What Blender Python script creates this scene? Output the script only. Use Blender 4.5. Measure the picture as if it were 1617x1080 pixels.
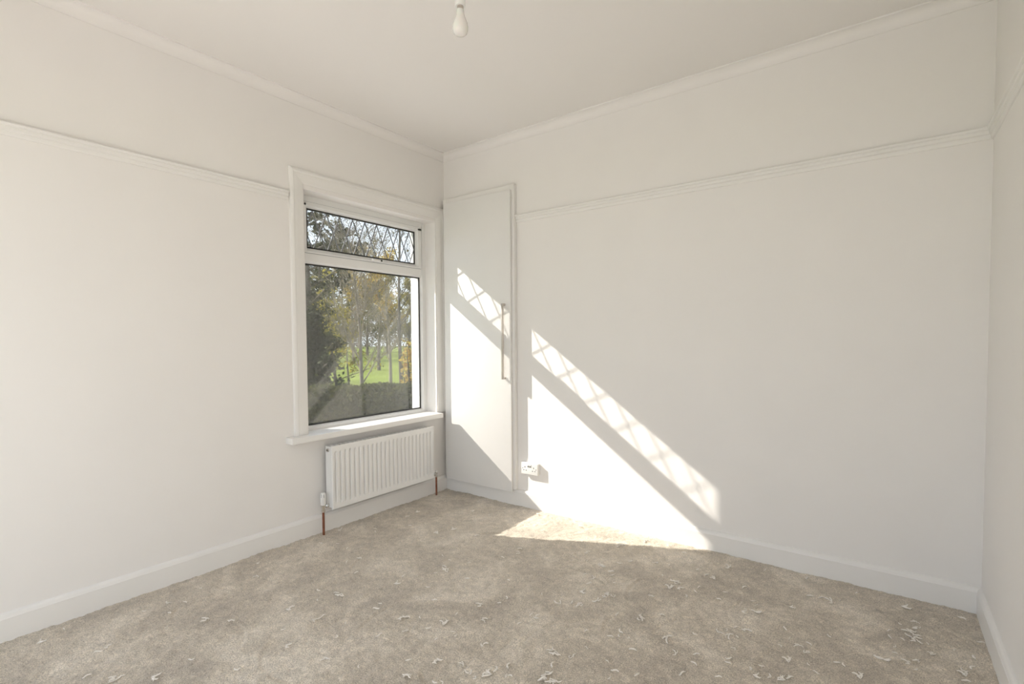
import bpy, bmesh, math, random
import numpy as np
from mathutils import Vector, Matrix

for o in list(bpy.data.objects):
    bpy.data.objects.remove(o)
scene = bpy.context.scene
COL = scene.collection
random.seed(7)
PI = math.pi

# ------------------------------------------------------------------ camera
# room frame: inner corner of window wall (x = 0) and cupboard wall (y = 0) is the origin, z up, metres
F_PX, CAM = 794.26, Vector((3.0529, -3.1526, 1.3))
YAW, PITCH, ROLL, SHIFT = -0.638154, -0.0356468, -0.00657, 22.65
fw = Vector((math.sin(YAW) * math.cos(PITCH), math.cos(YAW) * math.cos(PITCH), math.sin(PITCH)))
rt0 = Vector((math.cos(YAW), -math.sin(YAW), 0)); up0 = rt0.cross(fw)
rt = math.cos(ROLL) * rt0 + math.sin(ROLL) * up0
up = math.cos(ROLL) * up0 - math.sin(ROLL) * rt0
cd = bpy.data.cameras.new('camera'); cam = bpy.data.objects.new('camera', cd); COL.objects.link(cam)
cam.matrix_world = Matrix(((rt.x, up.x, -fw.x, CAM.x), (rt.y, up.y, -fw.y, CAM.y), (rt.z, up.z, -fw.z, CAM.z), (0, 0, 0, 1)))
cd.sensor_fit = 'HORIZONTAL'; cd.sensor_width = 36.0; cd.lens = 36.0 * F_PX / 1617.0
cd.shift_y = SHIFT / 1617.0; cd.clip_start = 0.02; cd.clip_end = 600
scene.camera = cam

# ------------------------------------------------------------------ sky, sun, exposure
SUN_DIR = Vector((1.0, 0.478, -0.735)).normalized()
world = bpy.data.worlds.new('world'); scene.world = world; world.use_nodes = True
wn = world.node_tree; wn.nodes.clear()
tcw = wn.nodes.new('ShaderNodeTexCoord'); sep = wn.nodes.new('ShaderNodeSeparateXYZ')
ramp = wn.nodes.new('ShaderNodeValToRGB')                  # clear pale sky: whitish at the horizon, bluer overhead
ramp.color_ramp.elements[0].position = 0.0; ramp.color_ramp.elements[0].color = (0.86, 0.92, 0.99, 1)
ramp.color_ramp.elements[1].position = 0.75; ramp.color_ramp.elements[1].color = (0.62, 0.76, 0.97, 1)
bg = wn.nodes.new('ShaderNodeBackground'); bg.inputs[1].default_value = 2.1
wo = wn.nodes.new('ShaderNodeOutputWorld')
wn.links.new(tcw.outputs['Generated'], sep.inputs[0]); wn.links.new(sep.outputs['Z'], ramp.inputs[0])
wn.links.new(ramp.outputs[0], bg.inputs[0]); wn.links.new(bg.outputs[0], wo.inputs[0])
sd = bpy.data.lights.new('sun', 'SUN'); sd.energy = 11.8; sd.angle = 0.0093; sd.color = (1.0, 0.925, 0.84)
sun = bpy.data.objects.new('sun', sd); COL.objects.link(sun)
sun.rotation_euler = SUN_DIR.to_track_quat('-Z', 'Y').to_euler(); sun.location = (-4, -4, 6)
scene.view_settings.view_transform = 'Standard'; scene.view_settings.look = 'None'
scene.view_settings.gamma = 1.0; scene.view_settings.use_curve_mapping = False
scene.view_settings.exposure = 0.16

# ------------------------------------------------------------------ materials
def mat(name, col, rough=0.5, metal=0.0, noise=None, bump=None, sheen=0.0, spec=0.5):
    """procedural principled material; noise = (scale, amount) colour mottling, bump = (scale, strength, distance)"""
    m = bpy.data.materials.new(name); m.use_nodes = True
    nt = m.node_tree; b = nt.nodes['Principled BSDF']
    b.inputs['Base Color'].default_value = (*col, 1); b.inputs['Roughness'].default_value = rough
    b.inputs['Metallic'].default_value = metal; b.inputs['Specular IOR Level'].default_value = spec
    if sheen:
        b.inputs['Sheen Weight'].default_value = sheen
    tc = nt.nodes.new('ShaderNodeTexCoord')
    if noise:
        n = nt.nodes.new('ShaderNodeTexNoise'); n.inputs['Scale'].default_value = noise[0]; n.inputs['Detail'].default_value = 5
        r = nt.nodes.new('ShaderNodeValToRGB')
        a = noise[1]
        r.color_ramp.elements[0].position = 0.3; r.color_ramp.elements[1].position = 0.7
        r.color_ramp.elements[0].color = (*[c * (1 - a) for c in col], 1)
        r.color_ramp.elements[1].color = (*[min(1, c * (1 + a)) for c in col], 1)
        nt.links.new(tc.outputs['Object'], n.inputs['Vector']); nt.links.new(n.outputs[0], r.inputs[0])
        nt.links.new(r.outputs[0], b.inputs['Base Color'])
    if bump:
        n2 = nt.nodes.new('ShaderNodeTexNoise'); n2.inputs['Scale'].default_value = bump[0]; n2.inputs['Detail'].default_value = 6
        bp = nt.nodes.new('ShaderNodeBump'); bp.inputs['Strength'].default_value = bump[1]; bp.inputs['Distance'].default_value = bump[2]
        nt.links.new(tc.outputs['Object'], n2.inputs['Vector']); nt.links.new(n2.outputs[0], bp.inputs['Height'])
        nt.links.new(bp.outputs[0], b.inputs['Normal'])
    return m

M = {}
M['wall'] = mat('wall_paint', (0.918, 0.886, 0.852), 0.75, noise=(3.0, 0.008), bump=(90, 0.05, 0.002), spec=0.25)
M['ceiling'] = mat('ceiling_paint', (0.918, 0.886, 0.852), 0.8, bump=(70, 0.05, 0.002), spec=0.2)
M['trim'] = mat('trim_gloss', (0.905, 0.88, 0.845), 0.35, noise=(5.0, 0.01), bump=(25, 0.04, 0.002), spec=0.4)
M['upvc'] = mat('white_upvc', (0.87, 0.86, 0.84), 0.3, noise=(8.0, 0.008))
M['door'] = mat('door_white', (0.88, 0.86, 0.83), 0.42, noise=(4.0, 0.008))
M['render'] = mat('white_render', (0.8, 0.79, 0.77), 0.9, noise=(12, 0.03), bump=(120, 0.3, 0.004))
M['rubber'] = mat('black_rubber', (0.02, 0.019, 0.018), 0.6, noise=(40, 0.1))
M['lead'] = mat('grey_lead', (0.22, 0.23, 0.25), 0.55, 0.3, noise=(60, 0.15))
M['chrome'] = mat('chrome', (0.75, 0.74, 0.72), 0.16, 1.0, noise=(40, 0.03))
M['nickel'] = mat('brushed_nickel', (0.62, 0.57, 0.52), 0.36, 1.0, noise=(60, 0.05))
M['copper'] = mat('copper', (0.34, 0.15, 0.10), 0.4, 1.0, noise=(45, 0.2))
M['enamel'] = mat('radiator_enamel', (0.88, 0.865, 0.84), 0.28, noise=(5, 0.008))
M['plastic'] = mat('white_plastic', (0.87, 0.86, 0.83), 0.3, noise=(20, 0.008))
M['dark'] = mat('dark_hole', (0.015, 0.014, 0.013), 0.7, noise=(50, 0.1))
M['red'] = mat('red_mark', (0.5, 0.04, 0.03), 0.5, noise=(50, 0.1))
M['fluff'] = mat('carpet_fluff', (0.93, 0.87, 0.79), 0.95, noise=(60, 0.06), sheen=0.3)
M['bulb'] = mat('opal_bulb', (0.88, 0.86, 0.82), 0.12, noise=(20, 0.006))
M['bulb'].node_tree.nodes['Principled BSDF'].inputs['Subsurface Weight'].default_value = 0.2
M['cap'] = mat('bulb_cap', (0.55, 0.5, 0.45), 0.3, 1.0, noise=(30, 0.05))

def glass_mat(name, f0, tint):
    m = bpy.data.materials.new(name); m.use_nodes = True
    nt = m.node_tree; nt.nodes.clear()
    N = nt.nodes.new; Lk = nt.links.new
    geo = N('ShaderNodeNewGeometry')
    dot = N('ShaderNodeVectorMath'); dot.operation = 'DOT_PRODUCT'
    Lk(geo.outputs['Incoming'], dot.inputs[0]); Lk(geo.outputs['Normal'], dot.inputs[1])
    def mth(op, a, b=None):
        n = N('ShaderNodeMath'); n.operation = op
        for i, v in enumerate((a, b)):
            if v is None: continue
            if isinstance(v, (int, float)): n.inputs[i].default_value = v
            else: Lk(v, n.inputs[i])
        return n.outputs[0]
    c = mth('ABSOLUTE', dot.outputs['Value'])
    f = mth('ADD', mth('MULTIPLY', mth('POWER', mth('SUBTRACT', 1.0, c), 5.0), 1 - f0), f0)
    nz = N('ShaderNodeTexNoise'); nz.inputs['Scale'].default_value = 2.0
    bp = N('ShaderNodeBump'); bp.inputs['Strength'].default_value = 0.02; bp.inputs['Distance'].default_value = 0.01
    Lk(nz.outputs[0], bp.inputs['Height'])
    tr = N('ShaderNodeBsdfTransparent'); tr.inputs[0].default_value = (*tint, 1)
    gl = N('ShaderNodeBsdfGlossy'); gl.inputs['Roughness'].default_value = 0.0; gl.inputs[0].default_value = (1, 1, 1, 1)
    Lk(bp.outputs[0], gl.inputs['Normal'])
    mx = N('ShaderNodeMixShader'); Lk(f, mx.inputs[0]); Lk(tr.outputs[0], mx.inputs[1]); Lk(gl.outputs[0], mx.inputs[2])
    out = N('ShaderNodeOutputMaterial'); Lk(mx.outputs[0], out.inputs[0])
    return m
M['glass'] = glass_mat('window_glass', .045, (.98, .985, .98))
M['glass_dimming'] = glass_mat('dimming_double_glazing', .062, (.885, .89, .888))  # grey tint added to dim the sun patch and the view outside

def carpet_mat():
    m = bpy.data.materials.new('grey_plush_carpet'); m.use_nodes = True
    nt = m.node_tree; b = nt.nodes['Principled BSDF']; N = nt.nodes.new; Lk = nt.links.new
    tc = N('ShaderNodeTexCoord')
    # brushed pile patches: nap shading put into the colour as random mottling
    n1 = N('ShaderNodeTexNoise'); n1.inputs['Scale'].default_value = 3.0; n1.inputs['Detail'].default_value = 6; n1.inputs['Roughness'].default_value = 0.58
    n1.inputs['Distortion'].default_value = 0.9
    n2 = N('ShaderNodeTexNoise'); n2.inputs['Scale'].default_value = 210; n2.inputs['Detail'].default_value = 3
    n3 = N('ShaderNodeTexNoise'); n3.inputs['Scale'].default_value = 22; n3.inputs['Detail'].default_value = 5
    for n in (n1, n2, n3): Lk(tc.outputs['Object'], n.inputs['Vector'])
    r = N('ShaderNodeValToRGB'); cr = r.color_ramp
    cr.elements[0].position = 0.36; cr.elements[0].color = (0.55, 0.48, 0.395, 1)
    cr.elements[1].position = 0.64; cr.elements[1].color = (0.78, 0.695, 0.585, 1)
    e = cr.elements.new(0.52); e.color = (0.66, 0.58, 0.475, 1)
    Lk(n1.outputs[0], r.inputs[0])
    r2 = N('ShaderNodeValToRGB'); r2.color_ramp.elements[0].position = 0.3; r2.color_ramp.elements[1].position = 0.72
    r2.color_ramp.elements[0].color = (0.60, 0.59, 0.58, 1); r2.color_ramp.elements[1].color = (1.3, 1.3, 1.29, 1)
    Lk(n2.outputs[0], r2.inputs[0])
    r3 = N('ShaderNodeValToRGB'); r3.color_ramp.elements[0].position = 0.32; r3.color_ramp.elements[1].position = 0.68
    r3.color_ramp.elements[0].color = (0.88, 0.88, 0.88, 1); r3.color_ramp.elements[1].color = (1.1, 1.1, 1.1, 1)
    Lk(n3.outputs[0], r3.inputs[0])
    a = N('ShaderNodeMix'); a.data_type = 'RGBA'; a.blend_type = 'MULTIPLY'; a.inputs[0].default_value = 1
    Lk(r.outputs[0], a.inputs[6]); Lk(r2.outputs[0], a.inputs[7])
    c = N('ShaderNodeMix'); c.data_type = 'RGBA'; c.blend_type = 'MULTIPLY'; c.inputs[0].default_value = 1
    Lk(a.outputs[2], c.inputs[6]); Lk(r3.outputs[0], c.inputs[7]); Lk(c.outputs[2], b.inputs['Base Color'])
    b.inputs['Roughness'].default_value = 1.0; b.inputs['Specular IOR Level'].default_value = 0.05
    b.inputs['Sheen Weight'].default_value = 0.25; b.inputs['Sheen Roughness'].default_value = 0.6
    bp = N('ShaderNodeBump'); bp.inputs['Strength'].default_value = 0.55; bp.inputs['Distance'].default_value = 0.004
    Lk(n2.outputs[0], bp.inputs['Height']); Lk(bp.outputs[0], b.inputs['Normal'])
    return m
M['carpet'] = carpet_mat()

# ------------------------------------------------------------------ mesh helpers
def box(bm, x0, x1, y0, y1, z0, z1):
    vs = [bm.verts.new((x, y, z)) for x in (x0, x1) for y in (y0, y1) for z in (z0, z1)]
    for f in ((0, 1, 3, 2), (4, 6, 7, 5), (0, 4, 5, 1), (2, 3, 7, 6), (0, 2, 6, 4), (1, 5, 7, 3)):
        bm.faces.new([vs[i] for i in f])
    return vs

def tube(bm, pts, r, n=12, cap=True):
    """swept tube through pts; r is a radius or one radius per point"""
    pts = [Vector(p) for p in pts]
    rs = r if isinstance(r, (list, tuple)) else [r] * len(pts)
    rings = []
    for i, p in enumerate(pts):
        d = (pts[min(i + 1, len(pts) - 1)] - pts[max(i - 1, 0)]).normalized()
        a = Vector((0, 0, 1)) if abs(d.z) < 0.9 else Vector((1, 0, 0))
        u = d.cross(a).normalized(); v = d.cross(u)
        rings.append([bm.verts.new(p + rs[i] * (math.cos(2 * PI * k / n) * u + math.sin(2 * PI * k / n) * v)) for k in range(n)])
    for A, B in zip(rings, rings[1:]):
        for k in range(n):
            bm.faces.new((A[k], A[(k + 1) % n], B[(k + 1) % n], B[k]))
    if cap:
        bm.faces.new(rings[0][::-1]); bm.faces.new(rings[-1])

def lathe(bm, prof, c=(0, 0, 0), n=32, axis='z'):
    """revolve (radius, height) pairs"""
    rings = []
    for r, h in prof:
        ring = []
        for k in range(n):
            a = 2 * PI * k / n
            q = (r * math.cos(a), r * math.sin(a), h)
            if axis == 'y': q = (q[0], q[2], q[1])
            if axis == 'x': q = (q[2], q[0], q[1])
            ring.append(bm.verts.new((c[0] + q[0], c[1] + q[1], c[2] + q[2])))
        rings.append(ring)
    for A, B in zip(rings, rings[1:]):
        for k in range(n):
            bm.faces.new((A[k], A[(k + 1) % n], B[(k + 1) % n], B[k]))
    bm.faces.new(rings[0][::-1]); bm.faces.new(rings[-1])

def sweep(bm, prof, A, B, inward, mitre0=0.0, mitre1=0.0):
    """profile of (offset from wall, z) run from A to B (plan points); mitre lengthens the ends with the offset"""
    A = Vector((*A, 0)); B = Vector((*B, 0)); d = (B - A).normalized(); n = Vector((*inward, 0))
    R = [[bm.verts.new(P + n * o + Vector((0, 0, z)) + d * (s * o)) for o, z in prof]
         for P, s in ((A, mitre0), (B, -mitre1))]
    k = len(prof)
    for i in range(k):
        bm.faces.new((R[0][i], R[0][(i + 1) % k], R[1][(i + 1) % k], R[1][i]))
    bm.faces.new(R[0][::-1]); bm.faces.new(R[1])

def link(name, me, m, parent=None, smooth=False):
    o = bpy.data.objects.new(name, me); COL.objects.link(o)
    if m is not None:
        me.materials.append(M[m] if isinstance(m, str) else m)
    if smooth:
        for p in me.polygons: p.use_smooth = True
    if parent is not None:
        o.parent = parent
        o.matrix_parent_inverse = Matrix.Identity(4)
    return o

def obj(name, bm, m, parent=None, bevel=0.0, smooth=False, seg=2):
    bmesh.ops.recalc_face_normals(bm, faces=bm.faces[:])
    if bevel:
        bmesh.ops.bevel(bm, geom=bm.edges[:], offset=bevel, segments=seg, affect='EDGES', profile=0.6, clamp_overlap=True)
    if parent is not None:
        bmesh.ops.translate(bm, verts=bm.verts[:], vec=-Vector(parent.get('_w', (0, 0, 0))))
    me = bpy.data.meshes.new(name); bm.to_mesh(me); bm.free()
    o = link(name, me, m, parent, smooth)
    if smooth:
        try:
            me.set_sharp_from_angle(angle=math.radians(38))
        except Exception:
            pass
    o['_w'] = parent.get('_w', (0, 0, 0)) if parent is not None else (0.0, 0.0, 0.0)
    return o

def new(): return bmesh.new()

def root(name, loc):
    o = bpy.data.objects.new(name, None); COL.objects.link(o); o.location = loc
    o.empty_display_size = 0.05; o['_w'] = tuple(loc)
    return o

def tag(o, label, cat, group=None, kind=None):
    o['label'] = label; o['category'] = cat
    if group: o['group'] = group
    if kind: o['kind'] = kind
    return o

def boxo(name, b, m, parent=None, bevel=0.0):
    bm = new(); box(bm, *b); return obj(name, bm, m, parent, bevel, smooth=bool(bevel))

# ------------------------------------------------------------------ room shell
W, L, H = 3.433, 3.70, 2.86
# window opening in the window wall (inner leaf) and the narrower opening of the outer leaf
Y0, Y1, Z0, Z1 = -1.30, -0.112, 0.64, 2.28
XO = -0.255
EY0, EY1, EZ0, EZ1 = -1.197, -0.158, 0.62, 2.222

def holed(bm, x0, x1, ya, yb, za, zb, y0, y1, z0, z1, swap=False):
    for b in ((x0, x1, ya, y0, za, zb), (x0, x1, y1, yb, za, zb), (x0, x1, y0, y1, za, z0), (x0, x1, y0, y1, z1, zb)):
        if swap: b = (b[2], b[3], b[0], b[1], b[4], b[5])
        box(bm, *b)

bm = new(); holed(bm, -0.19, 0, -L - 0.2, 0.2, -0.1, H + 0.1, Y0, Y1, Z0, Z1)
wl = tag(obj('wall_left', bm, 'wall'), 'white painted wall with the window and radiator', 'wall', kind='structure')
bm = new(); holed(bm, XO, -0.19, -L - 0.2, 0.2, -1.4, H + 0.3, EY0, EY1, EZ0, EZ1)
obj('outer_leaf', bm, 'render', wl)['label'] = 'white rendered outer face of the window wall'
tag(boxo('wall_back', (-0.19, W + 0.2, 0, 0.2, -0.1, H + 0.1), 'wall'), 'white painted wall with the tall cupboard door and sunlight patch', 'wall', kind='structure')
tag(boxo('wall_right', (W, W + 0.2, -L - 0.2, 0, -0.1, H + 0.1), 'wall'), 'plain white painted wall with skirting and picture rail, no openings', 'wall', kind='structure')
DX0, DX1, DZ1 = 0.15, 3.28, 2.4  # opening for the added doors that let in extra light
bm = new(); holed(bm, -L - 0.2, -L, 0, W, -0.1, H + 0.1, DX0, DX1, -0.1, DZ1, swap=True)
tag(obj('wall_front', bm, 'wall'), 'white painted wall with wide added glazed doors facing the cupboard wall', 'wall', kind='structure')
tag(boxo('ceiling', (-0.19, W + 0.2, -L - 0.2, 0.2, H, H + 0.12), 'ceiling'), 'flat white painted ceiling with plaster coving', 'ceiling', kind='structure')

# carpet: a dense height field with brushed mounds, tuft clumps and curved furrows
def carpet():
    nx, ny = 560, 600
    xs = np.linspace(0.0, W, nx); ys = np.linspace(-L, 0.0, ny)
    X, Y = np.meshgrid(xs, ys)
    rng = np.random.default_rng(3)
    def vnoise(cell, seed):
        g = np.random.default_rng(seed).random((int(L / cell) + 4, int(W / cell) + 4))
        u = X / cell; v = (Y + L) / cell
        i = np.floor(u).astype(int); j = np.floor(v).astype(int)
        fu = u - i; fv = v - j; fu = fu * fu * (3 - 2 * fu); fv = fv * fv * (3 - 2 * fv)
        return (g[j, i] * (1 - fu) * (1 - fv) + g[j, i + 1] * fu * (1 - fv) + g[j + 1, i] * (1 - fu) * fv + g[j + 1, i + 1] * fu * fv) - 0.5
    Z = 0.007 * vnoise(0.33, 1) + 0.0055 * vnoise(0.13, 2) + 0.004 * vnoise(0.055, 4) + 0.0048 * vnoise(0.022, 5) + 0.0042 * vnoise(0.0095, 6)
    for k in range(85):                                     # curved brush marks left in the pile
        cx, cy = rng.uniform(0.2, W - 0.1), rng.uniform(-2.6, -0.08)
        R = rng.uniform(0.06, 0.3); a0 = rng.uniform(0, 2 * PI); da = rng.uniform(0.4, 1.5)
        dx, dy = X - cx, Y - cy
        rr = np.hypot(dx, dy); an = (np.arctan2(dy, dx) - a0) % (2 * PI)
        w = np.clip(1 - np.abs(an - da) / da, 0, 1)
        t = (rr - R) / rng.uniform(0.006, 0.012)
        Z += w ** 0.5 * (-0.0042 * np.exp(-t * t) + 0.0026 * np.exp(-(t - 1.9) ** 2))
    Z -= Z.mean()
    V = np.stack([X, Y, Z], -1).reshape(-1, 3)
    idx = np.arange(nx * ny).reshape(ny, nx)
    Fc = np.stack([idx[:-1, :-1], idx[:-1, 1:], idx[1:, 1:], idx[1:, :-1]], -1).reshape(-1, 4)
    me = bpy.data.meshes.new('floor')
    me.vertices.add(len(V)); me.vertices.foreach_set('co', V.ravel())
    me.loops.add(Fc.size); me.loops.foreach_set('vertex_index', Fc.ravel())
    me.polygons.add(len(Fc)); me.polygons.foreach_set('loop_start', np.arange(0, Fc.size, 4))
    me.polygons.foreach_set('use_smooth', np.ones(len(Fc), bool))
    me.update(calc_edges=True); me.validate()
    o = link('floor', me, 'carpet')
    def zat(x, y):
        return float(Z[int(np.clip(round((y + L) / L * (ny - 1)), 0, ny - 1)), int(np.clip(round(x / W * (nx - 1)), 0, nx - 1))])
    return o, zat
fl, carpet_z = carpet()
tag(fl, 'grey plush fitted carpet with brushed pile and scattered fluff', 'carpet', kind='structure')
o = boxo('subfloor', (-0.19, W + 0.2, -L - 0.2, 0.2, -0.25, -0.02), 'trim', fl)

# skirting, picture rail, coving
SK = [(0, -0.02), (0.018, -0.02), (0.018, 0.102), (0.0155, 0.1045), (0.015, 0.108), (0.012, 0.116), (0.006, 0.123), (0, 0.125)]
RL = [(0, 2.186), (0.006, 2.187), (0.010, 2.194), (0.010, 2.205), (0.017, 2.209), (0.019, 2.217), (0.017, 2.225), (0.024, 2.229), (0.026, 2.236), (0.022, 2.242), (0, 2.247)]
CV = [(0, 2.803), (0.004, 2.803), (0.004, 2.808)] + [(0.004 + 0.048 * (1 - math.cos(t)), 2.808 + 0.044 * math.sin(t)) for t in [i * PI / 16 for i in range(1, 9)]] + [(0.056, 2.852), (0.056, H), (0, H)]
def run(name, prof, A, B, n, m0, m1, label, cat, mt='trim'):
    bm = new(); sweep(bm, prof, A, B, n, m0, m1)
    return tag(obj(name, bm, mt, smooth=True), label, cat, kind='structure')
run('baseboard_left', SK, (0, -L), (0, 0), (1, 0), 1, 1, 'white skirting board under the window and radiator', 'skirting board')
run('baseboard_back', SK, (0, 0), (W, 0), (0, -1), 1, 1, 'white skirting board under the cupboard door and sunlit wall', 'skirting board')
run('baseboard_right', SK, (W, -L), (W, 0), (-1, 0), 1, 1, 'white skirting board along the plain wall without openings', 'skirting board')
run('trim_1', RL, (0, -L), (0, -1.412), (1, 0), 1, 0, 'white moulded picture rail ending at the window surround', 'picture rail')
run('trim_2', RL, (0.768, 0), (W, 0), (0, -1), 0, 1, 'white moulded picture rail running on from the cupboard door', 'picture rail')
run('trim_3', RL, (W, -L), (W, 0), (-1, 0), 1, 1, 'white moulded picture rail on the plain wall without openings', 'picture rail')
run('trim_4', CV, (0, -L), (0, 0), (1, 0), 1, 1, 'white concave coving above the window wall', 'coving', 'ceiling')
run('trim_5', CV, (0, 0), (W, 0), (0, -1), 1, 1, 'white concave coving above the cupboard wall', 'coving', 'ceiling')
run('trim_6', CV, (W, -L), (W, 0), (-1, 0), 1, 1, 'white concave coving above the plain wall without openings', 'coving', 'ceiling')
run('trim_7', CV, (0, -L), (W, -L), (0, 1), 1, 1, 'white concave coving above the added glazed doors', 'coving', 'ceiling')

# ------------------------------------------------------------------ window_1
win = root('window_1', (0, (Y0 + Y1) / 2, Z0))
tag(win, 'white plastic window with diamond leaded fanlight over a fixed pane', 'window', kind='structure')
XF, XB, XG = -0.12, -0.19, -0.15                         # room face, outer face, glass plane
TZ0, TZ1 = 1.822, 1.905                                    # transom
bm = new()
fy0, fy1 = Y0, Y1
def bar_y(bm, ya, yb, prof):                               # horizontal member, prof = [(x,z)...]
    R = [[bm.verts.new((x, y, z)) for x, z in prof] for y in (ya, yb)]
    k = len(prof)
    for i in range(k): bm.faces.new((R[0][i], R[0][(i + 1) % k], R[1][(i + 1) % k], R[1][i]))
    bm.faces.new(R[0]); bm.faces.new(R[1][::-1])
def bar_z(bm, za, zb, prof):                               # vertical member, prof = [(x,y)...]
    R = [[bm.verts.new((x, y, z)) for x, y in prof] for z in (za, zb)]
    k = len(prof)
    for i in range(k): bm.faces.new((R[0][i], R[0][(i + 1) % k], R[1][(i + 1) % k], R[1][i]))
    bm.faces.new(R[0]); bm.faces.new(R[1][::-1])
GY0, GY1, GZ0, GZ1 = -1.249, -0.163, 0.706, 1.822          # lower glass sight lines
bar_z(bm, Z0, Z1, [(XB, fy1), (XB, GY1), (XG, GY1), (XG + .012, GY1), (XF, GY1 + .014), (XF, fy1)])
bar_z(bm, Z0, Z1, [(XB, fy0), (XB, GY0), (XG, GY0), (XG + .012, GY0), (XF, GY0 - .014), (XF, fy0)])
bar_y(bm, GY0 - .01, GY1 + .01, [(XB, Z0), (XB, GZ0), (XG + .012, GZ0), (XF, GZ0 - .012), (XF, Z0)])
bar_y(bm, GY0 - .01, GY1 + .01, [(XB, 2.228), (XB, Z1), (XF, Z1), (XF, 2.228)])
obj('window_frame', bm, 'upvc', win, smooth=True)
bm = new(); bar_y(bm, GY0 - .005, GY1 + .005, [(XB, TZ0), (XB, 1.892), (XF, 1.892), (XF, TZ0 + .012), (XG + .012, TZ0)])
obj('transom', bm, 'upvc', win, smooth=True)
def gasket(bm, y0, y1, z0, z1, x, t=0.009):
    box(bm, x - .004, x + .006, y0, y1, z1 - t, z1); box(bm, x - .004, x + .006, y0, y1, z0, z0 + t)
    box(bm, x - .004, x + .006, y0, y0 + t, z0 + t, z1 - t); box(bm, x - .004, x + .006, y1 - t, y1, z0 + t, z1 - t)
def pane(name, y0, y1, z0, z1, parent):
    p = boxo(name, (XG - .004, XG, y0, y1, z0, z1), 'glass_dimming', parent)     # sealed double glazing: inner and outer sheet
    p['label'] = 'glass pane with an added dimming tint'
    boxo('outer_sheet', (XG - .020, XG - .016, y0, y1, z0, z1), 'glass_dimming', parent if parent is not win else p)
    return p
lowp = pane('fixed_pane', GY0 - .004, GY1 + .004, GZ0 - .004, GZ1 + .004, win)
bm = new(); gasket(bm, GY0, GY1, GZ0, GZ1, XG + .004); obj('gasket', bm, 'rubber', lowp)
# top hung fanlight
sash = None
SY0, SY1, SZ0, SZ1 = -1.249, -0.163, 1.893, 2.238
FY0, FY1, FZ0, FZ1 = -1.200, -0.212, 1.928, 2.200
XS = XF + .006
bm = new()
bar_y(bm, SY0, SY1, [(XB + .004, SZ0), (XB + .004, FZ0 - .004), (XG + .008, FZ0), (XS - .006, FZ0 - .022), (XS, FZ0 - .026), (XS, SZ0)])
bar_y(bm, SY0, SY1, [(XB + .004, SZ1), (XB + .004, FZ1), (XG + .012, FZ1), (XS - .006, FZ1 + .010), (XS, FZ1 + .013), (XS, SZ1)])
bar_z(bm, SZ0 + .01, SZ1 - .01, [(XB + .004, SY1), (XB + .004, FY1), (XG + .012, FY1), (XS - .006, FY1 + .012), (XS, FY1 + .015), (XS, SY1)])
bar_z(bm, SZ0 + .01, SZ1 - .01, [(XB + .004, SY0), (XB + .004, FY0), (XG + .012, FY0), (XS - .006, FY0 - .012), (XS, FY0 - .015), (XS, SY0)])
sash = obj('fanlight_sash', bm, 'upvc', win, smooth=True)
bm = new(); box(bm, XF - .002, XF + .001, SY1 - .001, SY1 + .003, SZ0, SZ1); box(bm, XF - .002, XF + .001, SY0 - .003, SY0 + .001, SZ0, SZ1)
box(bm, XF - .002, XF + .001, SY0, SY1, SZ1 - .001, SZ1 + .0025); box(bm, XF - .002, XF + .001, SY0, SY1, SZ0 - .0025, SZ0 + .001)
obj('sash_edge_strip', bm, 'lead', sash)  # thin grey strips along the edge of the sash
pane('fanlight_pane', FY0 - .004, FY1 + .004, FZ0 - .004, FZ1 + .004, sash)
bm = new(); gasket(bm, FY0, FY1, FZ0, FZ1, XG + .004); obj('gasket', bm, 'rubber', sash)
# espagnolette handle with key hole
hy = -0.655
bm = new(); box(bm, XS, XS + .010, hy - .035, hy + .085, SZ0 + .003, SZ0 + .021); obj('handle_plate', bm, 'upvc', sash, bevel=.003, smooth=True)
bm = new(); box(bm, XS + .010, XS + .026, hy - .03, hy - .012, SZ0 + .004, SZ0 + .018)
box(bm, XS + .018, XS + .030, hy - .03, hy + .075, SZ0 + .005, SZ0 + .017); obj('handle', bm, 'upvc', sash, bevel=.002, smooth=True)
bm = new(); lathe(bm, [(.0075, 0), (.0075, .003), (.0035, .0034)], (XS + .0302, hy + .047, SZ0 + .013), 16, 'x'); obj('lock_button', bm, 'dark', sash)
# diamond lead strips, each clipped to the glass
pitch = (FY1 - FY0) / 9.0
slope = 2.45                                               # dz/dy
cz = FZ1 - .012
for k in range(-6, 16):
    for s in (1, -1):
        yk = FY0 + .052 + k * pitch                        # crossing node on the top line
        # line: z - cz = s*slope*(y-yk)
        ys = sorted([yk + (FZ0 - cz) / (s * slope), yk + (FZ1 - cz) / (s * slope)])
        ya, yb = max(ys[0], FY0), min(ys[1], FY1)
        if yb - ya < .006: continue
        za, zb = cz + s * slope * (ya - yk), cz + s * slope * (yb - yk)
        d = Vector((0, yb - ya, zb - za)).normalized(); n = Vector((0, -d.z, d.y)) * .0042
        bm = new()
        q = [Vector((0, ya, za)) - n, Vector((0, yb, zb)) - n, Vector((0, yb, zb)) + n, Vector((0, ya, za)) + n]
        off = .0016 if s > 0 else .0026
        A = [bm.verts.new(v + Vector((XG, 0, 0))) for v in q]; B = [bm.verts.new(v + Vector((XG + off, 0, 0))) for v in q]
        bm.faces.new(A[::-1]); bm.faces.new(B)
        for i in range(4): bm.faces.new((A[i], A[(i + 1) % 4], B[(i + 1) % 4], B[i]))
        obj('lead_strip', bm, 'lead', sash)
# window board
sill = new()
box(sill, XF, 0.0, Y0, Y1, Z0 - .002, 0.676)
obj('sill_bed', sill, 'trim', win)
sill = new(); box(sill, -0.002, 0.080, -1.458, -0.118, Z0 - .001, 0.677)
obj('window_sill', sill, 'trim', win, bevel=.004, smooth=True)
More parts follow.
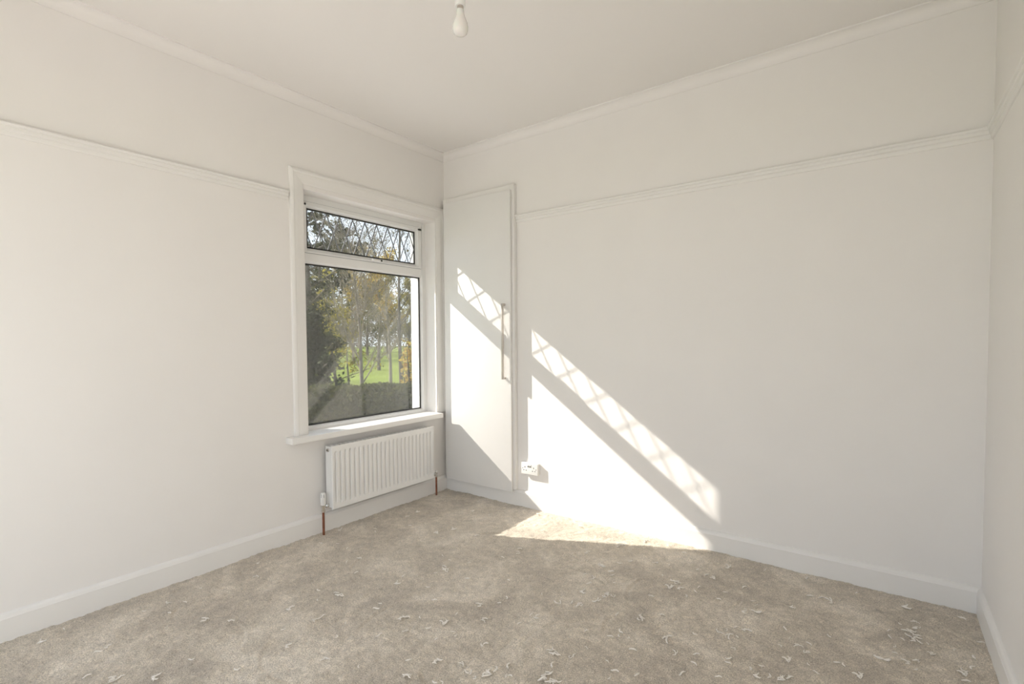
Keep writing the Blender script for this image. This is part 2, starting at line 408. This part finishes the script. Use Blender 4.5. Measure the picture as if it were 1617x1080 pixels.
# exterior sill
boxo('outer_sill', (XO - .05, XB, EY0 + .002, EY1 - .002, EZ0, EZ0 + .045), 'upvc', win, bevel=.004)
# architrave round the reveal, three mitred lengths (offset from wall, distance from opening)
AP = [(0.0, .008), (0.006, .008), (0.009, .014), (0.011, .05), (0.013, .056), (0.013, .072), (0.018, .078), (0.018, .092), (0.012, .1), (0.0, .102)]
def arch(name, axis, c, sgn, a, b, mit):
    bm = new(); rings = []
    for e in (0, 1):
        ring = []
        for o_, w_ in AP:
            along = (a - (w_ if mit[0] else 0)) if e == 0 else (b + (w_ if mit[1] else 0))
            ring.append(bm.verts.new((o_, c + sgn * w_, along) if axis == 'z' else (o_, along, c + sgn * w_)))
        rings.append(ring)
    k = len(AP)
    for i in range(k): bm.faces.new((rings[0][i], rings[0][(i + 1) % k], rings[1][(i + 1) % k], rings[1][i]))
    bm.faces.new(rings[0]); bm.faces.new(rings[1][::-1])
    obj(name, bm, 'trim', win, smooth=True)
arch('architrave', 'z', Y0, -1, .677, Z1 + .022, (0, 1))
arch('architrave', 'z', Y1, 1, .677, Z1 + .022, (0, 1))
arch('architrave', 'y', Z1 + .022, 1, Y0, Y1, (1, 1))

# ------------------------------------------------------------------ added_doors: unseen glazed doors added behind the viewer to brighten the room
w2 = root('added_doors', ((DX0 + DX1) / 2, -L - .1, 0))
tag(w2, 'unseen glazed doors added opposite the cupboard wall to brighten the room', 'window', kind='structure')
bm = new()
ya, yb = -L - .15, -L - .08
box(bm, DX0, DX0 + .05, ya, yb, -.1, DZ1); box(bm, DX1 - .05, DX1, ya, yb, -.1, DZ1)
box(bm, DX0 + .05, DX1 - .05, ya, yb, DZ1 - .05, DZ1); box(bm, DX0 + .05, DX1 - .05, ya, yb, -.1, .03)
obj('window_frame', bm, 'upvc', w2)
for i in range(3):
    xa = DX0 + .05 + i * (DX1 - DX0 - .1) / 3; xb = xa + (DX1 - DX0 - .1) / 3
    bm = new(); holed(bm, ya + .005, yb + .005, xa + .001, xb - .001, .03, DZ1 - .05, xa + .06, xb - .06, .1, DZ1 - .11, swap=True)
    lf = obj('door_leaf', bm, 'upvc', w2)
    boxo('pane', (xa + .06, xb - .06, ya + .03, ya + .042, .1, DZ1 - .11), 'glass', lf)

# ------------------------------------------------------------------ door_1: built-in cupboard door
d1 = root('door_1', (0.4, -.03, 0.11))
tag(d1, 'tall flat white cupboard door with long metal bar handle', 'cupboard door', kind='structure')
YD = -.057
bm = new()
box(bm, .022, .062, -.036, 0, .126, 2.475); box(bm, .728, .768, -.036, 0, .126, 2.475)
box(bm, .062, .728, -.036, 0, 2.405, 2.475)
obj('door_frame', bm, 'trim', d1, bevel=.003, smooth=True)
dp = boxo('door_panel', (.048, .745, YD, -.038, .109, 2.43), 'door', d1, bevel=.0025)
bm = new()
box(bm, .684, .698, -.098, -.081, .985, 1.568)
box(bm, .684, .698, -.081, YD - .0005, 1.553, 1.568); box(bm, .684, .698, -.081, YD - .0005, .985, 1.0)
hd = obj('door_handle', bm, 'nickel', d1, bevel=.0015, smooth=True); hd['label'] = 'brushed metal bar handle'

# ------------------------------------------------------------------ radiator
RY0, RY1, RZ0, RZ1, RXB, RXF = -1.200, -0.256, .160, .588, .034, .106
rad = root('radiator', (.06, (RY0 + RY1) / 2, RZ0))
tag(rad, 'white ribbed panel radiator with copper feed pipes under the window', 'radiator')
def rad_front():
    bm = new()
    nrib = 24; p = (RY1 - RY0 - .03) / nrib
    ys = [RY0, RY0 + .004, RY0 + .015]; dep = [.004, 0, 0]
    for i in range(nrib):
        y = RY0 + .015 + i * p
        for f, d in ((.10, 0), (.22, .010), (.42, .011), (.56, 0), (.94, 0)):
            ys.append(y + f * p); dep.append(d)
    ys += [RY1 - .015, RY1 - .004, RY1]; dep += [0, 0, .004]
    zs = [RZ0, RZ0 + .004, RZ0 + .034, RZ0 + .052, RZ1 - .052, RZ1 - .036, RZ1 - .004, RZ1]
    kz = [0, 0, 0, 1, 1, 0, 0, 0]; ez = [.004, 0, 0, 0, 0, 0, 0, .004]
    G = [[bm.verts.new((RXF - max(ez[j], dep[i] if i in (0, len(ys) - 1) else dep[i] * kz[j]), y, z)) for i, y in enumerate(ys)] for j, z in enumerate(zs)]
    for j in range(len(zs) - 1):
        for i in range(len(ys) - 1):
            bm.faces.new((G[j][i], G[j][i + 1], G[j + 1][i + 1], G[j + 1][i]))
    # back face 12 mm behind closes the panel
    bnd = G[0] + [G[j][-1] for j in range(1, len(zs))] + G[-1][-2::-1] + [G[j][0] for j in range(len(zs) - 2, 0, -1)]
    bk = [bm.verts.new((RXF - .014, v.co.y, v.co.z)) for v in bnd]
    n = len(bnd)
    for i in range(n): bm.faces.new((bnd[i], bnd[(i + 1) % n], bk[(i + 1) % n], bk[i]))
    bm.faces.new(bk)
    return bm
obj('front_panel', rad_front(), 'enamel', rad)
for y in (RY0 + .0005, RY1 - .0025):
    bm = new(); box(bm, RXB, RXF - .013, y, y + .002, RZ0 + .012, RZ1 - .004); obj('side_panel', bm, 'enamel', rad)
bm = new()
for i in range(26):
    y = RY0 + .02 + i * .0353
    box(bm, RXB + .006, RXF - .018, y, y + .022, RZ1 - .006, RZ1 - .003)
box(bm, RXB, RXB + .006, RY0, RY1, RZ1 - .014, RZ1 - .002); box(bm, RXF - .02, RXF - .012, RY0, RY1, RZ1 - .014, RZ1 - .002)
obj('top_grille', bm, 'enamel', rad)
bm = new()
for i in range(60):
    y = RY0 + .02 + i * .0151
    box(bm, RXB + .004, RXF - .016, y, y + .0012, RZ0 + .03, RZ1 - .03)
f = obj('convector_fins', bm, 'enamel', rad); f['kind'] = 'stuff'
for y in (RY0 + .15, RY1 - .15):
    boxo('wall_bracket', (.0, RXB + .006, y - .015, y + .015, RZ0 + .05, RZ1 - .05), 'enamel', rad)
# air vent on the near end
bm = new(); lathe(bm, [(.0125, 0), (.0125, .004), (.010, .006), (.010, .009)], (.066, RY0 - .0085, RZ1 - .028), 6, 'y'); av = obj('air_vent', bm, 'nickel', rad)
bm = new(); lathe(bm, [(.0048, 0), (.0048, .004)], (.066, RY0 - .0105, RZ1 - .028), 10, 'y'); obj('bleed_screw', bm, 'dark', av)
# thermostatic valve
vx, vy = .062, -1.243
bm = new()
lathe(bm, [(.012, .150), (.0135, .153), (.0135, .166), (.011, .168), (.011, .176), (.016, .179), (.016, .196), (.013, .199)], (vx, vy, 0), 20)
tube(bm, [(vx, vy, .187), (vx, vy + .026, .187)], .0085, 14)
valve = obj('valve_body', bm, 'chrome', rad, smooth=True)
bm = new(); lathe(bm, [(.0125, 0), (.0145, .002), (.0145, .014), (.0125, .016)], (vx, vy + .018, .187), 6, 'y'); obj('union_nut', bm, 'chrome', valve)
bm = new(); lathe(bm, [(.010, .018), (.010, .03)], (vx, vy + .014, .187), 16, 'y'); obj('union_tail', bm, 'chrome', valve)
bm = new()
n = 48; prof = [(.016, .199), (.0165, .204), (.0185, .212), (.0185, .250), (.0175, .266), (.0155, .276), (.0125, .281)]
rings = []
for r, h in prof:
    rings.append([bm.verts.new((vx + (r - (.0013 if (k % 6 < 2 and .206 < h < .27) else 0)) * math.cos(2 * PI * k / n), vy + (r - (.0013 if (k % 6 < 2 and .206 < h < .27) else 0)) * math.sin(2 * PI * k / n), h)) for k in range(n)])
for A, B in zip(rings, rings[1:]):
    for k in range(n): bm.faces.new((A[k], A[(k + 1) % n], B[(k + 1) % n], B[k]))
bm.faces.new(rings[0][::-1]); bm.faces.new(rings[-1])
th = obj('thermostat_head', bm, 'plastic', rad, smooth=True)
for dx in (-.006, .010):
    bm = new(); a = -0.9 + dx * 60
    for h in (0,):
        c = Vector((vx + .0183 * math.cos(a), vy + .0183 * math.sin(a), .263))
        t = Vector((-math.sin(a), math.cos(a), 0)) * .0014; nn = Vector((math.cos(a), math.sin(a), 0)) * .0012
        q = [c - t + Vector((0, 0, -.012)), c + t + Vector((0, 0, -.012)), c + t * .8 + Vector((0, 0, .010)) - nn, c - t * .8 + Vector((0, 0, .010)) - nn]
        A = [bm.verts.new(v - nn) for v in q]; B = [bm.verts.new(v + nn * .4) for v in q]
        bm.faces.new(A[::-1]); bm.faces.new(B)
        for i in range(4): bm.faces.new((A[i], A[(i + 1) % 4], B[(i + 1) % 4], B[i]))
    obj('dial_mark', bm, 'lead', th)
bm = new(); tube(bm, [(vx, vy, -.01), (vx, vy, .152)], .0078, 16)
obj('feed_pipe', bm, 'copper', rad, smooth=True)['label'] = 'copper pipe'
# lockshield valve on the far end
lx, ly = .066, -.196
bm = new()
lathe(bm, [(.0105, .150), (.012, .153), (.012, .165), (.0095, .167), (.0095, .176), (.0125, .179), (.0125, .19)], (lx, ly, 0), 18)
tube(bm, [(lx, ly, .178), (lx, ly - .06, .178)], .0078, 14)
lk = obj('lockshield_valve', bm, 'chrome', rad, smooth=True)
bm = new(); lathe(bm, [(.0095, .19), (.0095, .203), (.007, .207)], (lx, ly, 0), 16); obj('valve_cap', bm, 'plastic', lk, smooth=True)
bm = new(); lathe(bm, [(.012, -.034), (.0135, -.032), (.0135, -.02), (.012, -.018)], (lx, ly, .178), 6, 'y'); obj('union_nut', bm, 'chrome', lk)
bm = new(); tube(bm, [(lx, ly, -.01), (lx, ly, .152)], .0078, 16)
obj('feed_pipe', bm, 'copper', rad, smooth=True)['label'] = 'copper pipe'

# ------------------------------------------------------------------ double socket
sk = root('double_socket', (.898, 0, .309))
tag(sk, 'white surface mounted double power socket above the skirting', 'socket')
SX, SZ, SY = .898, .309, -.036
boxo('back_box', (SX - .072, SX + .072, -.028, 0, SZ - .042, SZ + .042), 'plastic', sk, bevel=.002)
boxo('faceplate', (SX - .074, SX + .074, SY, -.028, SZ - .043, SZ + .043), 'plastic', sk, bevel=.0025)
for s in (-1, 1):
    bm = new()
    cx = SX + s * .040
    for (dx, dz, w, h) in ((0, .016, .0026, .0052), (-.011, -.008, .0045, .0024), (.011, -.008, .0045, .0024)):
        box(bm, cx + dx - w, cx + dx + w, SY - .0006, SY + .002, SZ + dz - h - .006, SZ + dz + h - .006)
    obj('pin_holes', bm, 'dark', sk)
    bm = new(); x = SX + s * .0095
    vs = box(bm, x - .0058, x + .0058, SY - .0035, SY, SZ + .012, SZ + .034)
    rk = obj('rocker_switch', bm, 'plastic', sk, bevel=.001, smooth=True)
    bm = new(); box(bm, x - .0045, x + .0045, SY - .0042, SY - .0034, SZ + .014, SZ + .0215); obj('switch_mark', bm, 'dark', rk)
for s in (-1, 1):
    bm = new(); lathe(bm, [(.004, 0), (.004, .0008)], (SX + s * .0605, SY - .0008, SZ), 12, 'y'); obj('fixing_screw', bm, 'chrome', sk)

# ------------------------------------------------------------------ ceiling pendant
BX, BY, BZ = 1.745, -1.703, 2.447
pd = root('pendant_lamp', (BX, BY, H))
tag(pd, 'white pendant lampholder with a bare unlit bulb hanging from the ceiling', 'ceiling light')
bm = new(); lathe(bm, [(.04, H), (.04, H - .012), (.034, H - .024), (.012, H - .03)], (BX, BY, 0), 32); obj('ceiling_rose', bm, 'plastic', pd, smooth=True)
bm = new(); tube(bm, [(BX, BY, H - .028), (BX, BY, 2.615)], .0032, 10); obj('flex', bm, 'plastic', pd, smooth=True)
bm = new(); lathe(bm, [(.006, 2.625), (.012, 2.622), (.0165, 2.606), (.0175, 2.588)], (BX, BY, 0), 28); lh = obj('lampholder', bm, 'plastic', pd, smooth=True)
bm = new(); lathe(bm, [(.0175, 2.588), (.0165, 2.5875), (.0165, 2.583), (.0185, 2.5825), (.0195, 2.578), (.0195, 2.555), (.0185, 2.552)], (BX, BY, 0), 28); obj('skirt_ring', bm, 'plastic', lh, smooth=True)
bl = root('light_bulb', (BX, BY, BZ)); bl.parent = None
tag(bl, 'bare unlit opal light bulb in the pendant lampholder', 'light bulb')
bm = new(); lathe(bm, [(.011, 2.552), (.0125, 2.552), (.0125, 2.542), (.0135, 2.539)], (BX, BY, 0), 24); obj('cap', bm, 'cap', bl, smooth=True)
bp = [(.0138, 2.5395), (.0148, 2.528), (.0175, 2.516), (.0225, 2.503), (.0272, 2.491), (.0297, 2.478), (.0293, 2.466), (.0262, 2.456), (.0200, 2.4495), (.011, 2.4475), (.003, 2.447)]
bm = new(); lathe(bm, bp, (BX, BY, 0), 32); obj('globe', bm, 'bulb', bl, smooth=True)

# ------------------------------------------------------------------ loose carpet fluff (individual pieces)
def fluff_mesh(i):
    rng = random.Random(100 + i); bm = new()
    for s in range(rng.choice((1, 1, 2, 3)) if i < 9 else 5):
        p = Vector((rng.uniform(-.006, .006), rng.uniform(-.006, .006), .0035)); a = rng.uniform(0, 2 * PI); pts = [p.copy()]
        for k in range(5):
            a += rng.uniform(-1.0, 1.0); p = p + Vector((math.cos(a) * .0048, math.sin(a) * .0048, rng.uniform(-.0012, .0018))); p.z = max(p.z, .002); pts.append(p.copy())
        tube(bm, pts, [.0012, .002, .0023, .0022, .0019, .0011], 5)
    me = bpy.data.meshes.new('fluff'); bmesh.ops.recalc_face_normals(bm, faces=bm.faces[:]); bm.to_mesh(me); bm.free()
    for p in me.polygons: p.use_smooth = True
    me.materials.append(M['fluff']); return me
FM = [fluff_mesh(i) for i in range(12)]
rng = random.Random(21)
fc = []
def put_fluff(x, y, sc=None):
    me = FM[rng.randrange(9)] if rng.random() < .93 else FM[rng.randrange(9, 12)]
    o = bpy.data.objects.new('carpet_fluff', me); COL.objects.link(o)
    o.location = (x, y, carpet_z(x, y) + .0015); o.rotation_euler = (0, 0, rng.uniform(0, 6.28))
    s = sc or rng.uniform(.8, 1.6); o.scale = (s, s, s)
    tag(o, 'small curled tuft of pale loose carpet fluff lying on the carpet', 'carpet fluff', 'loose tufts of fluff strewn over the carpet')
def floor_at(px, py):
    d = fw + rt * ((px - 808.5) / F_PX) + up * (-(py - 540 - SHIFT) / F_PX)
    t = -CAM.z / d.z; return CAM + d * t
cnt = 0
while cnt < 235:
    px, py = rng.uniform(30, 1570), rng.uniform(800, 1079)
    P = floor_at(px, py)
    if not (.06 < P.x < W - .04 and -2.75 < P.y < -.05): continue
    w = .25 + .75 * min(1, max(0, (px - 300) / 700.0))
    if rng.random() > w: continue
    put_fluff(P.x, P.y); cnt += 1
for (px, py) in ((1440, 1003), (1444, 1008), (1428, 1004), (1434, 998), (1447, 1013), (1452, 1001), (1413, 1018), (1476, 1034), (1554, 1016), (1336, 1058), (1330, 1050), (1075, 930), (1066, 921), (1082, 940), (760, 979), (874, 1032), (880, 1029), (1100, 903)):
    P = floor_at(px, py); put_fluff(P.x, P.y, 1.3)

# ------------------------------------------------------------------ outdoors
GZ = -1.2
def leafmat(name, a, b, c=None):
    m = bpy.data.materials.new(name); m.use_nodes = True
    nt = m.node_tree; bs = nt.nodes['Principled BSDF']
    g = nt.nodes.new('ShaderNodeNewGeometry'); r = nt.nodes.new('ShaderNodeValToRGB')
    r.color_ramp.elements[0].color = (*a, 1); r.color_ramp.elements[1].color = (*b, 1)
    if c: e = r.color_ramp.elements.new(.5); e.color = (*c, 1)
    nt.links.new(g.outputs['Random Per Island'], r.inputs[0]); nt.links.new(r.outputs[0], bs.inputs['Base Color'])
    bs.inputs['Roughness'].default_value = .7; bs.inputs['Specular IOR Level'].default_value = .2
    tl = nt.nodes.new('ShaderNodeBsdfTranslucent'); mx = nt.nodes.new('ShaderNodeMixShader'); mx.inputs[0].default_value = .42
    nt.links.new(r.outputs[0], tl.inputs[0]); nt.links.new(bs.outputs[0], mx.inputs[1]); nt.links.new(tl.outputs[0], mx.inputs[2])
    nt.links.new(mx.outputs[0], nt.nodes['Material Output'].inputs[0])
    return m
M['bark'] = mat('grey_bark', (.14, .12, .10), .9, noise=(9, .35), bump=(30, .6, .02), spec=.1)
M['bark_pale'] = mat('pale_twigs', (.26, .225, .18), .9, noise=(9, .3), spec=.1)
M['leaf_dark'] = leafmat('ivy_leaves', (.018, .026, .012), (.06, .07, .03))
M['leaf_yellow'] = leafmat('yellow_leaves', (.16, .14, .02), (.62, .50, .06), (.32, .28, .035))
M['leaf_orange'] = leafmat('orange_leaves', (.42, .22, .05), (.66, .50, .10), (.5, .38, .07))
M['leaf_mid'] = leafmat('mid_green_leaves', (.035, .05, .015), (.13, .13, .04))
M['leaf_olive'] = leafmat('olive_buds', (.10, .09, .035), (.22, .19, .07))
M['lawn'] = mat('lawn_grass', (.20, .245, .05), .95, noise=(.35, .22), bump=(40, .5, .05), spec=.05)

def out(px, dist, z=GZ):
    d = fw + rt * ((px - 808.5) / F_PX) + up * (-(534 - 540 - SHIFT) / F_PX); d.z = 0; d.normalize()
    return Vector((CAM.x + d.x * dist, CAM.y + d.y * dist, z))

def tubes_mesh(name, segs, n=4):
    S = np.array([[*a, *b, r0, r1] for a, b, r0, r1 in segs])
    A, B, r0, r1 = S[:, :3], S[:, 3:6], S[:, 6], S[:, 7]
    D = B - A; D /= np.linalg.norm(D, axis=1)[:, None] + 1e-9
    ref = np.where(np.abs(D[:, 2:3]) < .9, np.array([[0, 0, 1.0]]), np.array([[1.0, 0, 0]]))
    U = np.cross(D, ref); U /= np.linalg.norm(U, axis=1)[:, None]; V = np.cross(D, U)
    vs = []
    for P, r in ((A, r0), (B, r1)):
        for k in range(n):
            a = 2 * PI * k / n; vs.append(P + r[:, None] * (math.cos(a) * U + math.sin(a) * V))
    V_ = np.stack(vs, 1)                                     # (m, 2n, 3)
    m = len(S); base = (np.arange(m) * 2 * n)[:, None]
    Fs = [np.concatenate([base + k, base + (k + 1) % n, base + n + (k + 1) % n, base + n + k], 1) for k in range(n)]
    return quads_mesh(name, V_.reshape(-1, 3), np.concatenate(Fs, 0))

def quads_mesh(name, V, Fc):
    me = bpy.data.meshes.new(name)
    me.vertices.add(len(V)); me.vertices.foreach_set('co', np.ascontiguousarray(V, dtype=np.float32).ravel())
    me.loops.add(Fc.size); me.loops.foreach_set('vertex_index', np.ascontiguousarray(Fc, dtype=np.int32).ravel())
    me.polygons.add(len(Fc)); me.polygons.foreach_set('loop_start', np.arange(0, Fc.size, 4, dtype=np.int32))
    me.update(calc_edges=True); return me

def leaves_mesh(name, P, size, rg):
    P = np.array(P); m = len(P)
    a = rg.normal(size=(m, 3)); a /= np.linalg.norm(a, axis=1)[:, None]
    b = np.cross(a, rg.normal(size=(m, 3))); b /= np.linalg.norm(b, axis=1)[:, None]
    s = size * rg.uniform(.6, 1.3, (m, 1))
    V = np.stack([P - a * s, P - b * s * .55, P + a * s, P + b * s * .55], 1).reshape(-1, 3)
    Fc = np.arange(4 * m).reshape(-1, 4)
    return quads_mesh(name, V, Fc)

def tree(name, label, base, height, r0, seed, bark='bark', levels=4, first=.3, spread=.6, leaf=None, nleaf=0, lsize=.06, kids=(7, 6, 5, 4), droop=0.0, group=None, limb=1.0, lo=0.0):
    """branching tree: trunk, limbs, twigs; leaves sit on the thin wood"""
    rg = np.random.default_rng(seed); rnd = random.Random(seed)
    segs = []; tips = []
    def grow(p, d, ln, r, lev):
        n = 5 if lev == 0 else 4; step = ln / n; pts = [p]
        for k in range(n):
            d = (d + Vector((rnd.uniform(-1, 1), rnd.uniform(-1, 1), rnd.uniform(-.5, 1) - droop)) * (.07 if lev == 0 else .16)).normalized()
            q = p + d * step; ra = r * (1 - .75 * k / n); rb = r * (1 - .75 * (k + 1) / n)
            segs.append((tuple(p), tuple(q), max(ra, .004), max(rb, .003))); p = q; pts.append(p)
            if lev >= levels - 2 and lev > 0: tips.append(tuple(q))
        if lev < levels - 1:
            for i in range(kids[lev]):
                t = first + (1 - first) * (i + rnd.random()) / kids[lev] if lev == 0 else .2 + .8 * rnd.random()
                t = min(t, .98); k = int(t * n); q = pts[k].lerp(pts[k + 1], t * n - k)
                az = rnd.uniform(0, 2 * PI)
                side = Vector((math.cos(az), math.sin(az), rnd.uniform(-.1, .5)))
                dd = (d * (1 - spread) + side * spread).normalized()
                grow(q, dd, ln * rnd.uniform(.34, .55) * (limb if lev == 0 else 1) * (1.15 - .5 * t if lev == 0 else 1), max(r * (1 - .75 * t) * .38, .004), lev + 1)
    grow(Vector((0, 0, 0)), Vector((0, 0, 1)), height, r0, 0)
    t = root(name, base); tag(t, label, 'tree', group)
    link('trunk_and_branches', tubes_mesh('branches', segs, 5), bark, t)
    if leaf:
        tp = np.array([q for q in tips if q[2] > lo * height])
        P = tp[rg.integers(0, len(tp), nleaf)] + rg.normal(size=(nleaf, 3)) * np.array([.12, .12, .1]) * height / 7 * limb
        f = link('foliage', leaves_mesh('leaves', P, lsize, rg), leaf, t); f['kind'] = 'stuff'
    return t

def shrub(name, label, base, rx, rz, seed, leaf, nleaf, lsize, cat='shrub', group=None, column=False, z0=0.0):
    rg = np.random.default_rng(seed); rnd = random.Random(seed)
    t = root(name, base); tag(t, label, cat, group)
    segs = []
    for k in range(26):
        a = rnd.uniform(0, 2 * PI); R = rx * rnd.uniform(.3, .95)
        p0 = (0.05 * math.cos(a), .05 * math.sin(a), 0); p1 = (R * .5 * math.cos(a), R * .5 * math.sin(a), rz * rnd.uniform(.7, 1.0)); p2 = (R * math.cos(a), R * math.sin(a), rz * rnd.uniform(1.3, 1.9))
        segs += [(p0, p1, .03, .02), (p1, p2, .02, .006)]
    link('stems', tubes_mesh('stems', segs, 5), 'bark', t)
    v = rg.normal(size=(nleaf, 3)); v /= np.linalg.norm(v, axis=1)[:, None]
    rad_ = rg.uniform(.45, 1.0, (nleaf, 1)) ** .6
    lump = 1 + .22 * np.sin(v[:, :1] * 7 + seed) * np.cos(v[:, 1:2] * 6) + .15 * np.sin(v[:, 2:3] * 9 + 2)
    P = v * rad_ * lump * np.array([rx, rx, rz]) + np.array([0, 0, rz])
    P[:, 2] = np.maximum(P[:, 2], .03)
    f = link('foliage', leaves_mesh('leaves', P, lsize, rg), leaf, t); f['kind'] = 'stuff'
    return t

tag(boxo('ground', (-140, 40, -60, 160, GZ - .3, GZ), 'lawn'), 'bright green lawn stretching away outside the window', 'lawn', kind='structure')
M['paving'] = mat('pale_paving', (.66, .63, .60), .9, noise=(2.5, .12), bump=(60, .3, .01), spec=.2)
tag(boxo('bounce_slab', (-3.0, 9.0, -14.0, 5.0, GZ + .002, -.15), 'paving'), 'unseen pale paving added to bounce sunlight into the room', 'bounce_slab', kind='structure')  # added out of view, throws sunlight up through the doors
TG = 'garden trees beyond the window'
ivy_tree = tree('ivy_clad_tree', 'dark ivy clad tree standing nearest the window surround', out(488, 13.5), 7.0, .15, 11, levels=4, kids=(16, 7, 5, 0), first=.10, spread=.8, leaf='leaf_dark', nleaf=5500, lsize=.06, limb=0.42, group=TG)
iv = shrub('ivy', '', (0, 0, 0), .42, 1.75, 12, 'leaf_dark', 5500, .06)
for ch in list(iv.children):
    if ch.name.startswith('foliage'):
        ch.name = 'ivy'; ch.parent = ivy_tree
    else: bpy.data.objects.remove(ch)
bpy.data.objects.remove(iv)
tree('bare_tree', 'tall slender bare tree with fanning pale twigs in mid lawn', out(573, 11), 4.5, .06, 21, bark='bark_pale', levels=4, kids=(24, 9, 6, 0), first=.34, spread=.42, leaf='leaf_olive', nleaf=900, lsize=.022, limb=0.6, group=TG)
tree('yellow_leaved_tree', 'small tree thick with yellow autumn leaves behind the slender bare tree', out(535, 17), 3.9, .07, 31, levels=4, kids=(14, 7, 5, 0), first=.25, spread=.7, leaf='leaf_yellow', nleaf=2600, lsize=.055, limb=0.75, group=TG)
tree('bare_tree', 'bare brown tree with dense fine twigs next to the ivy clad tree', out(508, 21), 6.6, .09, 41, levels=4, kids=(16, 8, 6, 0), first=.2, spread=.6, leaf='leaf_olive', nleaf=1600, lsize=.035, limb=0.55, group=TG)
tree('bare_tree', 'bare grey tree with upright twigs close to the white outer reveal', out(634, 17), 7.0, .08, 51, levels=4, kids=(16, 8, 5, 0), first=.22, spread=.5, leaf='leaf_olive', nleaf=900, lsize=.03, limb=0.5, group=TG)
tree('bare_tree', 'bare brown tree rising between the slender tree and the outer reveal', out(616, 26), 5.4, .10, 61, bark='bark_pale', levels=4, kids=(15, 8, 6, 0), first=.22, spread=.55, leaf='leaf_olive', nleaf=2200, lsize=.045, limb=0.8, group=TG)
tree('orange_leaved_tree', 'distant tree with orange and yellow leaves seen through the fanlight', out(598, 42), 8.6, .16, 71, levels=4, kids=(15, 8, 6, 0), first=.3, spread=.6, leaf='leaf_orange', nleaf=6000, lsize=.10, limb=0.8, group=TG)
tree('orange_leaved_tree', 'distant thin tree with golden orange leaves farthest down the lawn', out(558, 54), 10.0, .16, 72, levels=4, kids=(15, 8, 6, 0), first=.3, spread=.6, leaf='leaf_orange', nleaf=3600, lsize=.10, limb=0.7, group=TG)
tree('distant_conifer', 'dark pointed conifer far off behind the ivy clad tree', out(502, 64), 13.5, .2, 81, levels=3, kids=(60, 9, 0, 0), first=.08, spread=.95, droop=.4, leaf='leaf_dark', nleaf=7000, lsize=.12, group=TG)
tree('young_tree', 'young thin tree on the lawn left of the slender bare tree trunk', out(550, 29), 3.4, .06, 91, levels=4, kids=(9, 6, 4, 0), first=.35, spread=.6, leaf='leaf_mid', nleaf=800, lsize=.06, group=TG)
FL = ('far bare tree with olive buds in the row closing the lawn', 'far tree with dull green leaves in the row closing the lawn', 'far tree with yellowish leaves in the row closing the lawn')
for i, (px, dist, hh) in enumerate(((470, 88, 10.5), (508, 78, 11), (546, 86, 10), (580, 78, 10.5), (612, 86, 10), (646, 72, 9.5), (680, 84, 11), (716, 60, 9), (752, 74, 10), (800, 62, 9.5), (428, 92, 10), (384, 84, 10), (336, 78, 10), (280, 70, 10))):
    tree('far_tree', FL[i % 3], out(px, dist), hh, .22, 200 + i, levels=4, kids=(15, 8, 6, 0), first=.18, spread=.5, leaf=('leaf_olive', 'leaf_mid', 'leaf_yellow')[i % 3], nleaf=5000, lsize=.13, limb=.72, group='far row of trees')
shrub('leafy_bush', 'tall bush with yellow green leaves beside the white outer reveal', out(652, 11.9), .34, 1.3, 301, 'leaf_orange', 1500, .05)
def hedge(A, B, h, w, n, seed, label, leaf, ls, bump):
    rg = np.random.default_rng(seed); t = root('garden_hedge', (A + B) / 2)
    tag(t, label, 'hedge')
    d = (B - A); ln = d.length; d = d.normalized(); sd_ = Vector((-d.y, d.x, 0))
    u = rg.uniform(-.5, .5, n) * ln; a = rg.uniform(0, PI, n); rr = rg.uniform(.55, 1, n)
    bumpy = 1 + bump * (np.sin(u * 5.1 / h) + np.sin(u * 11.3 / h + 1))
    x = np.cos(a) * w * rr * bumpy; z = h * np.clip(np.sin(a) ** .45, 0, 1) * rr ** .5 * bumpy
    P = u[:, None] * np.array(d)[None] + x[:, None] * np.array(sd_)[None] + z[:, None] * np.array([[0, 0, 1.0]])
    f = link('foliage', leaves_mesh('leaves', P, ls, rg), leaf, t); f['kind'] = 'stuff'
    segs = [((*(d * q).to_2d(), 0), (*(d * (q + .1)).to_2d(), h * .8), .025, .01) for q in np.linspace(-ln / 2, ln / 2, 24)]
    link('stems', tubes_mesh('stems', segs, 5), 'bark', t)
hedge(out(330, 10.2), out(800, 10.2), 1.66, .5, 46000, 320, 'low clipped green hedge along the near edge of the lawn', 'leaf_mid', .045, .008)
hedge(out(150, 112), out(1000, 112), 5.5, 3.0, 52000, 321, 'tall rough hedgerow closing the far side of the lawn', 'leaf_olive', .17, .08)

for o in bpy.data.objects:
    if '_w' in o: del o['_w']
